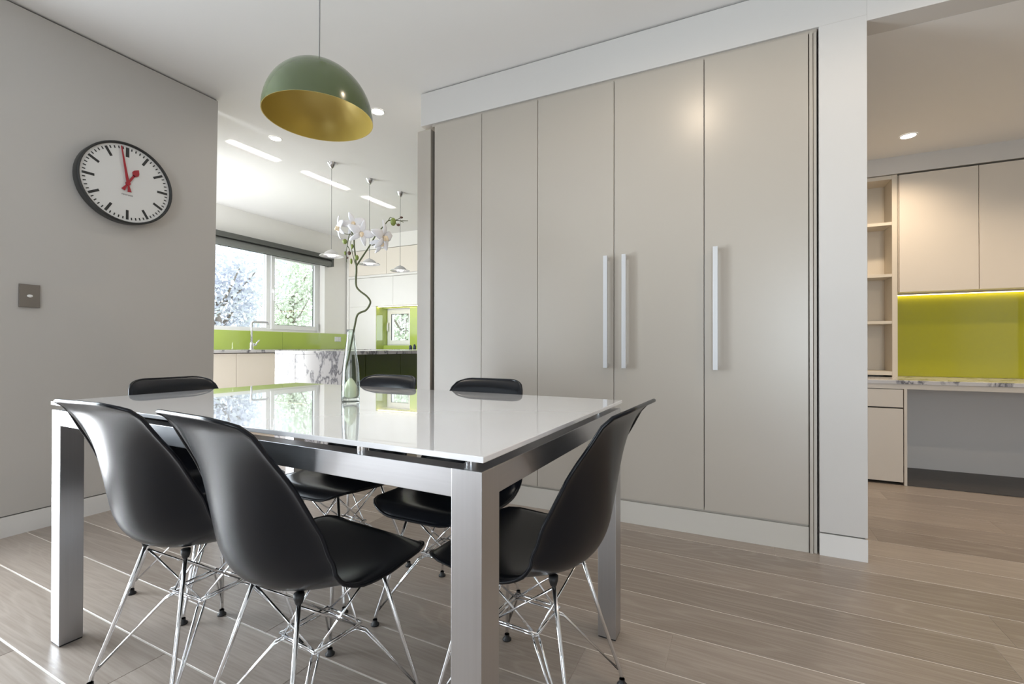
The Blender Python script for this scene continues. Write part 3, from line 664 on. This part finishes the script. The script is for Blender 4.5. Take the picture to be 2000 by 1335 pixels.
# ================================================================= CHAIRS
def spline(P, n):
    P = [np.array(p, float) for p in P]; out = []
    Q = [2*P[0]-P[1]]+P+[2*P[-1]-P[-2]]
    for i in range(1, len(Q)-2):
        for k in range(n):
            t = k/n; a, b_, c, d = Q[i-1], Q[i], Q[i+1], Q[i+2]
            out.append(0.5*((2*b_)+(-a+c)*t+(2*a-5*b_+4*c-d)*t*t+(-a+3*b_-3*c+d)*t**3))
    out.append(P[-1]); return np.array(out)
def shell_mesh():
    prof = spline([(0.196, 0.378), (0.182, 0.398), (0.150, 0.406), (0.085, 0.397), (0.0, 0.382), (-0.070, 0.374), (-0.130, 0.380), (-0.175, 0.405), (-0.203, 0.45),
                   (-0.218, 0.51), (-0.229, 0.58), (-0.240, 0.65), (-0.256, 0.714), (-0.273, 0.752), (-0.305, 0.776)], 8)
    seg = np.linalg.norm(np.diff(prof, axis=0), axis=1); s = np.concatenate([[0], np.cumsum(seg)]); L = s[-1]
    def P(q): return np.array([np.interp(q, s, prof[:, 0]), np.interp(q, s, prof[:, 1])])
    def T(q):
        d = P(min(q+0.004, L))-P(max(q-0.004, 0)); return d/np.linalg.norm(d)
    f = np.array([0, 0.10, 0.22, 0.34, 0.45, 0.55, 0.65, 0.78, 0.90, 1.0])*L
    hw = [0.190, 0.203, 0.213, 0.218, 0.219, 0.214, 0.206, 0.187, 0.163, 0.146]
    lip = [-0.004, 0.002, 0.016, 0.042, 0.076, 0.090, 0.085, 0.055, 0.020, 0.000]
    nu, nv = 21, 34
    us = np.linspace(-1, 1, nu); us = np.sign(us)*(1-(1-np.abs(us))**1.35)
    rf, rt = 0.115, 0.060
    vs = []
    for j in range(nv):
        for i in range(nu):
            u = us[i]
            def cut(r, h):
                e = max(0.0, abs(u)*h-(h-r)); return r-math.sqrt(max(0.0, r*r-e*e))
            sa, sb = cut(rf, 0.192)*0.72, L-cut(rt, 0.146)*0.9
            q = sa+(sb-sa)*j/(nv-1)
            h = np.interp(q, f, hw); o = np.interp(q, f, lip)
            a = abs(u); off = o*(a**2.0)
            if a > 0.88: off -= 0.010*((a-0.88)/0.12)**2*min(1.0, o/0.03)
            p = P(q); t = T(min(q, 0.86*L)); n = np.array([t[1], -t[0]])
            y, z = p+n*off
            x = u*h*(1-0.02*a*a)
            vs.append((x, y, z))
    fs = [(j*nu+i, j*nu+i+1, (j+1)*nu+i+1, (j+1)*nu+i) for j in range(nv-1) for i in range(nu-1)]
    ring = [i for i in range(nu)]+[j*nu+nu-1 for j in range(1, nv)]+[(nv-1)*nu+i for i in range(nu-2, -1, -1)]+[j*nu for j in range(nv-2, 0, -1)]
    loop = [vs[i] for i in ring]; loop.append(loop[0]); loop.append(loop[1])
    return MB().add(vs, fs), MB().tube(loop, 0.0046, 8)
FEET = {(-1, 1): (-0.180, 0.160), (1, 1): (0.180, 0.160), (-1, -1): (-0.166, -0.205), (1, -1): (0.166, -0.205)}
def make_chair():
    r = thing('dining_chair', 'x', 'chair', (0, 0, 0), 0)
    sm_, rm_ = shell_mesh()
    o = sm_.build('seat_shell', 'black', r, local=True, smooth=True)
    rm_.build('rolled_rim', 'black', o, local=True, smooth=True)
    sd = o.modifiers.new('thickness', 'SOLIDIFY'); sd.thickness = 0.0062; sd.offset = 0.0
    ss = o.modifiers.new('smooth', 'SUBSURF'); ss.levels = 1; ss.render_levels = 2
    zr = 0.210; q = 0.062
    mounts = {}
    for (sx, sy), (fx, fy) in FEET.items():
        mx_, my_ = sx*0.086, (0.100 if sy > 0 else -0.118)
        mz = 0.376 if sy > 0 else 0.368
        mounts[(sx, sy)] = (mx_, my_, mz)
        lg = MB(); top = Vector((mx_, my_, mz-0.004)); ft = Vector((fx, fy, 0.012))
        lg.tube([top, top.lerp(ft, 0.5), ft+Vector((-(fx-mx_)*0.03, -(fy-my_)*0.03, 0.022)), Vector((fx, fy, 0.012))], 0.0052, 8)
        w0 = top.lerp(ft, 0.905)
        for (ex, ey) in ((-0.006, 0.004), (0.004, -0.006)):
            lg.tube([w0, Vector((sx*(q+0.012)+ex*sx, sy*(q+0.012)+ey*sy, zr-0.012)), Vector((sx*(q-0.006)+ex*sx, sy*(q-0.006)+ey*sy, zr))], 0.0031, 6)
        leg = lg.build('leg', 'chrome', r, local=True, smooth=True)
        MB().lathe([(0.0, 0.0), (0.0135, 0.0), (0.0135, 0.004), (0.0075, 0.009), (0.0075, 0.018)], (fx, fy, 0), 12).build('glide', 'rubber', leg, local=True, smooth=True)
        MB().lathe([(0.0075, -0.010), (0.011, 0.002), (0.011, 0.012)], (mx_, my_, mz), 12, cap0=True, cap1=True).build('mount', 'rubber', leg, local=True, smooth=True)
    br = MB()
    cs = [(-q, -q), (q, -q), (q, q), (-q, q)]
    for dz, e in ((0.0, 0.0), (0.009, 0.004)):
        for i in range(4):
            a, b_ = cs[i], cs[(i+1) % 4]; k = 1+e/q
            br.tube([(a[0]*k, a[1]*k, zr+dz), (b_[0]*k, b_[1]*k, zr+dz)], 0.0031, 6)
    for (sx, sy), m_ in mounts.items():
        top = Vector((m_[0]*0.97, m_[1]*0.97, m_[2]-0.02))
        br.tube([top, (-sx*q*0.9, sy*q, zr+0.006)], 0.0031, 6)
        br.tube([top, (sx*q, -sy*q*0.9, zr+0.006)], 0.0031, 6)
    br.build('wire_bracing', 'chrome', r, local=True, smooth=True)
    return r
chair0 = make_chair()
CH = [(-1.372, 0.832, 2.0, 'black shell dining chair nearest the left corner, its back to the viewer'),
      (-0.908, 0.820, -6.0, 'black shell dining chair in the middle foreground, its back to the viewer'),
      (-0.484, 1.095, 86.0, 'black shell dining chair at the right end of the table'),
      (-0.872, 1.327, 180.0, 'black shell dining chair on the far side, nearer the taupe cupboards'),
      (-1.375, 1.335, 180.0, 'black shell dining chair on the far side, behind the glass vase'),
      (-1.775, 1.085, -92.0, 'black shell dining chair at the far left end, below the wall clock')]
for i, (x, y, rz, lab) in enumerate(CH):
    c = chair0 if i == 0 else copy_tree(chair0)
    c.location = (x, y, 0); c.rotation_euler = (0, 0, math.radians(rz)); tag(c, lab, 'chair', 'black shell chairs around the table')

# ================================================================= VASE AND ORCHID
def onz(x, y, z):
    d = ray(x, y); return EYE+d*(z-EYE[2])/d[2]
vb = onz(684.5, 784, ZTAB); VD = float((RM @ (vb-EYE))[2])
def at(x, y, dd=0.0): return tuple(atdepth(x, y, VD+dd))
va = thing('glass_vase', 'tall tapering pale green glass vase on the white table', 'vase', tuple(vb))
prof = [(0.0, 0.0), (0.0262, 0.0), (0.0276, 0.004), (0.0276, 0.02), (0.0272, 0.06), (0.0245, 0.105), (0.0180, 0.150), (0.0130, 0.190), (0.0115, 0.212), (0.0122, 0.222)]
inn = [(0.0110, 0.222), (0.0103, 0.212), (0.0117, 0.190), (0.0165, 0.150), (0.0229, 0.105), (0.0255, 0.06), (0.0260, 0.02), (0.0250, 0.012), (0.0, 0.011)]
MB().lathe(prof+inn, tuple(vb), 40).build('vase_body', 'vase', va, smooth=True)
MB().lathe([(0.0, 0.0118), (0.0246, 0.0126), (0.0254, 0.02), (0.0252, 0.030), (0.020, 0.045), (0.012, 0.062), (0.004, 0.072), (0.0, 0.073)], tuple(vb+np.array([0.0, 0, 0])), 24).build('gel_filling', 'gel', va, smooth=True)
orc = thing('orchid_spray', 'curving white orchid spray standing in the glass vase', 'flower', tuple(vb+np.array([0, 0, 0.013])))
def curve(pts, n=6):
    return [tuple(p) for p in spline([at(*p) for p in pts], n)]
MB().tube(curve([(694, 774), (686, 757), (675, 743), (674, 725), (680, 700), (686, 670), (692, 640), (697, 617), (704, 610), (714, 606), (721, 597), (723, 588), (716, 578), (703, 568), (696, 559), (695, 545), (696, 530), (696, 518)]), 0.0030, 8).build('stem', 'stem', orc, smooth=True)
MB().tube(curve([(696, 521), (694, 500), (692, 480), (691, 462), (687, 453), (685, 446), (686, 440), (690, 438), (694, 437)]), [0.0030]*10+[0.0022]*200 if False else 0.0024, 8, r1=0.0014).build('branch', 'stem', orc, smooth=True)
MB().tube(curve([(696, 519), (704, 507), (714, 492), (723, 478), (731, 464), (738, 453), (745, 446), (752, 438), (758, 431), (765, 430), (772, 430)]), 0.0026, 8, r1=0.0014).build('branch', 'stem', orc, smooth=True)
MB().tube(curve([(692, 466), (688, 460), (683, 457), (680, 468), (678, 480), (676, 492), (676, 505), (677, 512)]), 0.0016, 6, r1=0.0009).build('branch', 'stem', orc, smooth=True)
for pts in ([(683, 457), (677, 457), (671, 455), (667, 450)], [(691, 460), (696, 461), (701, 459), (704, 456)], [(726, 479), (732, 477)], [(695, 519), (691, 505), (687, 488), (685, 475), (686, 468)],
            [(679, 480), (683, 488), (682, 494)], [(758, 431), (763, 424), (769, 428)], [(772, 430), (779, 427), (783, 425)], [(772, 430), (781, 431), (788, 434)], [(781, 431), (791, 431), (797, 431)], [(770, 432), (775, 438)]):
    MB().tube(curve(pts, 4), 0.0012, 6, r1=0.0008).build('twig', 'stem', orc, smooth=True)
VU = Vector((0, 0, 1)); VRt = Vector(RM[0]); VF = Vector(RM[2])
def flower(x, y, nx, ny, nz, size, roll=0.0, dd=0.0):
    c = Vector(at(x, y, dd)); n = (VRt*nx+VU*ny-VF*nz).normalized()
    up = (VU-n*VU.dot(n)).normalized(); rt = up.cross(n)
    fl = MB().ball(tuple(c), 0.0028, 0.0028, 0.0028, 8, 5).build('flower', 'lip', orc, smooth=True); ORG[fl.name] = ORG[orc.name]
    for (ang, ln, wd) in ((90, 1.05, 0.42), (12, 1.05, 0.66), (168, 1.05, 0.66), (232, 1.0, 0.42), (308, 1.0, 0.42)):
        a = math.radians(ang+roll); d = rt*math.cos(a)+up*math.sin(a); w_ = rt*-math.sin(a)+up*math.cos(a)
        vs = []; fs = []; NL, NW = 6, 5
        for i in range(NL+1):
            t_ = i/NL; hwid = size*wd*0.5*math.sin(math.pi*(0.06+0.90*t_**0.8))**0.8
            for j in range(NW):
                s_ = -1+2*j/(NW-1)
                vs.append(c+d*(size*ln*t_+0.002)+w_*(hwid*s_)+n*(0.12*size*math.sin(math.pi*t_)-0.10*size*t_*t_-0.10*size*s_*s_*t_))
        for i in range(NL):
            for j in range(NW-1): fs.append((i*NW+j, i*NW+j+1, (i+1)*NW+j+1, (i+1)*NW+j))
        po_ = MB().add(vs, fs).build('petal', 'petal', fl, smooth=True)
        sd = po_.modifiers.new('thickness', 'SOLIDIFY'); sd.thickness = 0.0007
    lp = MB(); tip = c+n*size*0.42-up*size*0.22
    lp.tube([c, c+n*size*0.22-up*size*0.04, tip], [0.003, 0.0065, 0.0025], 8)
    lp.ball(tuple(c+n*size*0.15-up*size*0.16), 0.005, 0.005, 0.006, 8, 5)
    lp.build('lip', 'lip', fl, smooth=True)
flower(663, 444, -0.75, -0.1, 0.55, 0.034, 10)
flower(690, 437, 0.35, 0.1, 0.9, 0.036, 18, 0.01)
flower(705, 455, 0.55, -0.2, 0.8, 0.038, -14, -0.015)
flower(749, 462, 0.9, -0.15, 0.35, 0.046, 4, 0.0)
flower(744, 474, 0.7, -0.3, 0.5, 0.034, 24, 0.02)
for (x, y, rx, rz, mt) in ((673.5, 471.5, 0.0072, 0.0080, 'bud'), (688, 481, 0.0042, 0.0075, 'bud'), (697, 503, 0.0058, 0.0085, 'bud'), (682, 494, 0.0055, 0.0060, 'darkbud'), (674, 494, 0.0035, 0.006, 'bud'),
                            (679, 503, 0.0022, 0.0035, 'darkbud'), (768, 433, 0.0085, 0.0125, 'bud'), (784, 424.5, 0.0052, 0.0032, 'darkbud'), (778, 439, 0.0055, 0.0042, 'darkbud'), (686, 510, 0.004, 0.009, 'bud')):
    p = at(x, y); MB().ball(p, rx, rx, rz, 12, 8).build('bud', mt, orc, smooth=True)

# ================================================================= OUTSIDE
tag(B(-40, 40, -40, 40, -0.50, -0.40).build('ground', 'grass'), 'lawn and garden ground outside the windows', kind='structure')
def tree(x, y, h, r, n, lm_, lab, seed):
    rng = random.Random(seed); t = thing('tree', lab, 'tree', (x, y, -0.4), group='trees outside the kitchen windows')
    MB().tube([(x, y, -0.4), (x+0.1, y+0.05, h*0.3), (x-0.05, y, h*0.7)], [0.14, 0.10, 0.04], 8).build('trunk', 'bark', t, smooth=True)
    br = MB()
    for i in range(9):
        a = rng.uniform(0, 6.28); z0 = rng.uniform(0.2, 0.6)*h; rr = rng.uniform(0.5, 0.9)*r
        br.tube([(x, y, z0), (x+rr*0.5*math.cos(a), y+rr*0.5*math.sin(a), z0+0.35), (x+rr*math.cos(a), y+rr*math.sin(a), z0+0.9)], [0.04, 0.025, 0.01], 5)
    br.build('branches', 'bark', t)
    mb = MB(); cl = [(rng.gauss(0, 0.42)*r, rng.gauss(0, 0.42)*r, rng.uniform(0.15, 1.0)*h) for _ in range(34)]
    for i in range(n):
        c = rng.choice(cl); p = Vector((x+c[0]+rng.gauss(0, 0.2*r), y+c[1]+rng.gauss(0, 0.2*r), c[2]-0.2+rng.gauss(0, 0.10*h)))
        if p.z < -0.3: continue
        a = Vector((rng.gauss(0, 1), rng.gauss(0, 1), rng.gauss(0, 1))).normalized(); b_ = a.orthogonal().normalized()
        sz = rng.uniform(0.035, 0.075)
        mb.add([p-a*sz, p+b_*sz*0.45, p+a*sz, p-b_*sz*0.45], [(0, 1, 2, 3)])
    f_ = mb.build('foliage', lm_, t); f_['kind'] = 'stuff'
tree(-9.9, 6.1, 3.1, 0.95, 9000, 'leaf2', 'haze-paled leafy tree filling the left pane of the kitchen window', 1)
tree(-12.6, 10.1, 4.0, 1.15, 11000, 'leaf', 'soft green tree filling the opening sash of the kitchen window', 2)
tree(-19.5, 13.3, 5.2, 1.7, 9000, 'leaf2', 'tall haze-paled tree standing further back in the garden', 3)
tree(-8.2, 10.2, 2.6, 0.60, 6000, 'leaf', 'small bushy tree seen in the niche window', 4)
tag(B(-15.0, -9.0, 15.6, 15.8, -0.4, 1.5).build('brick_wall', 'brick'), 'red brick garden wall seen through the niche window', 'wall')

# ================================================================= bring the survey units to metres
done = set()
for o in bpy.data.objects:
    if o.type == 'MESH' and o.data.name not in done:
        done.add(o.data.name); o.data.transform(Matrix.Scale(S, 4)); o.data.update()
    o.location = o.location*S
    if o.type == 'LIGHT' and o.data.type == 'AREA': o.data.size *= S; o.data.size_y *= S
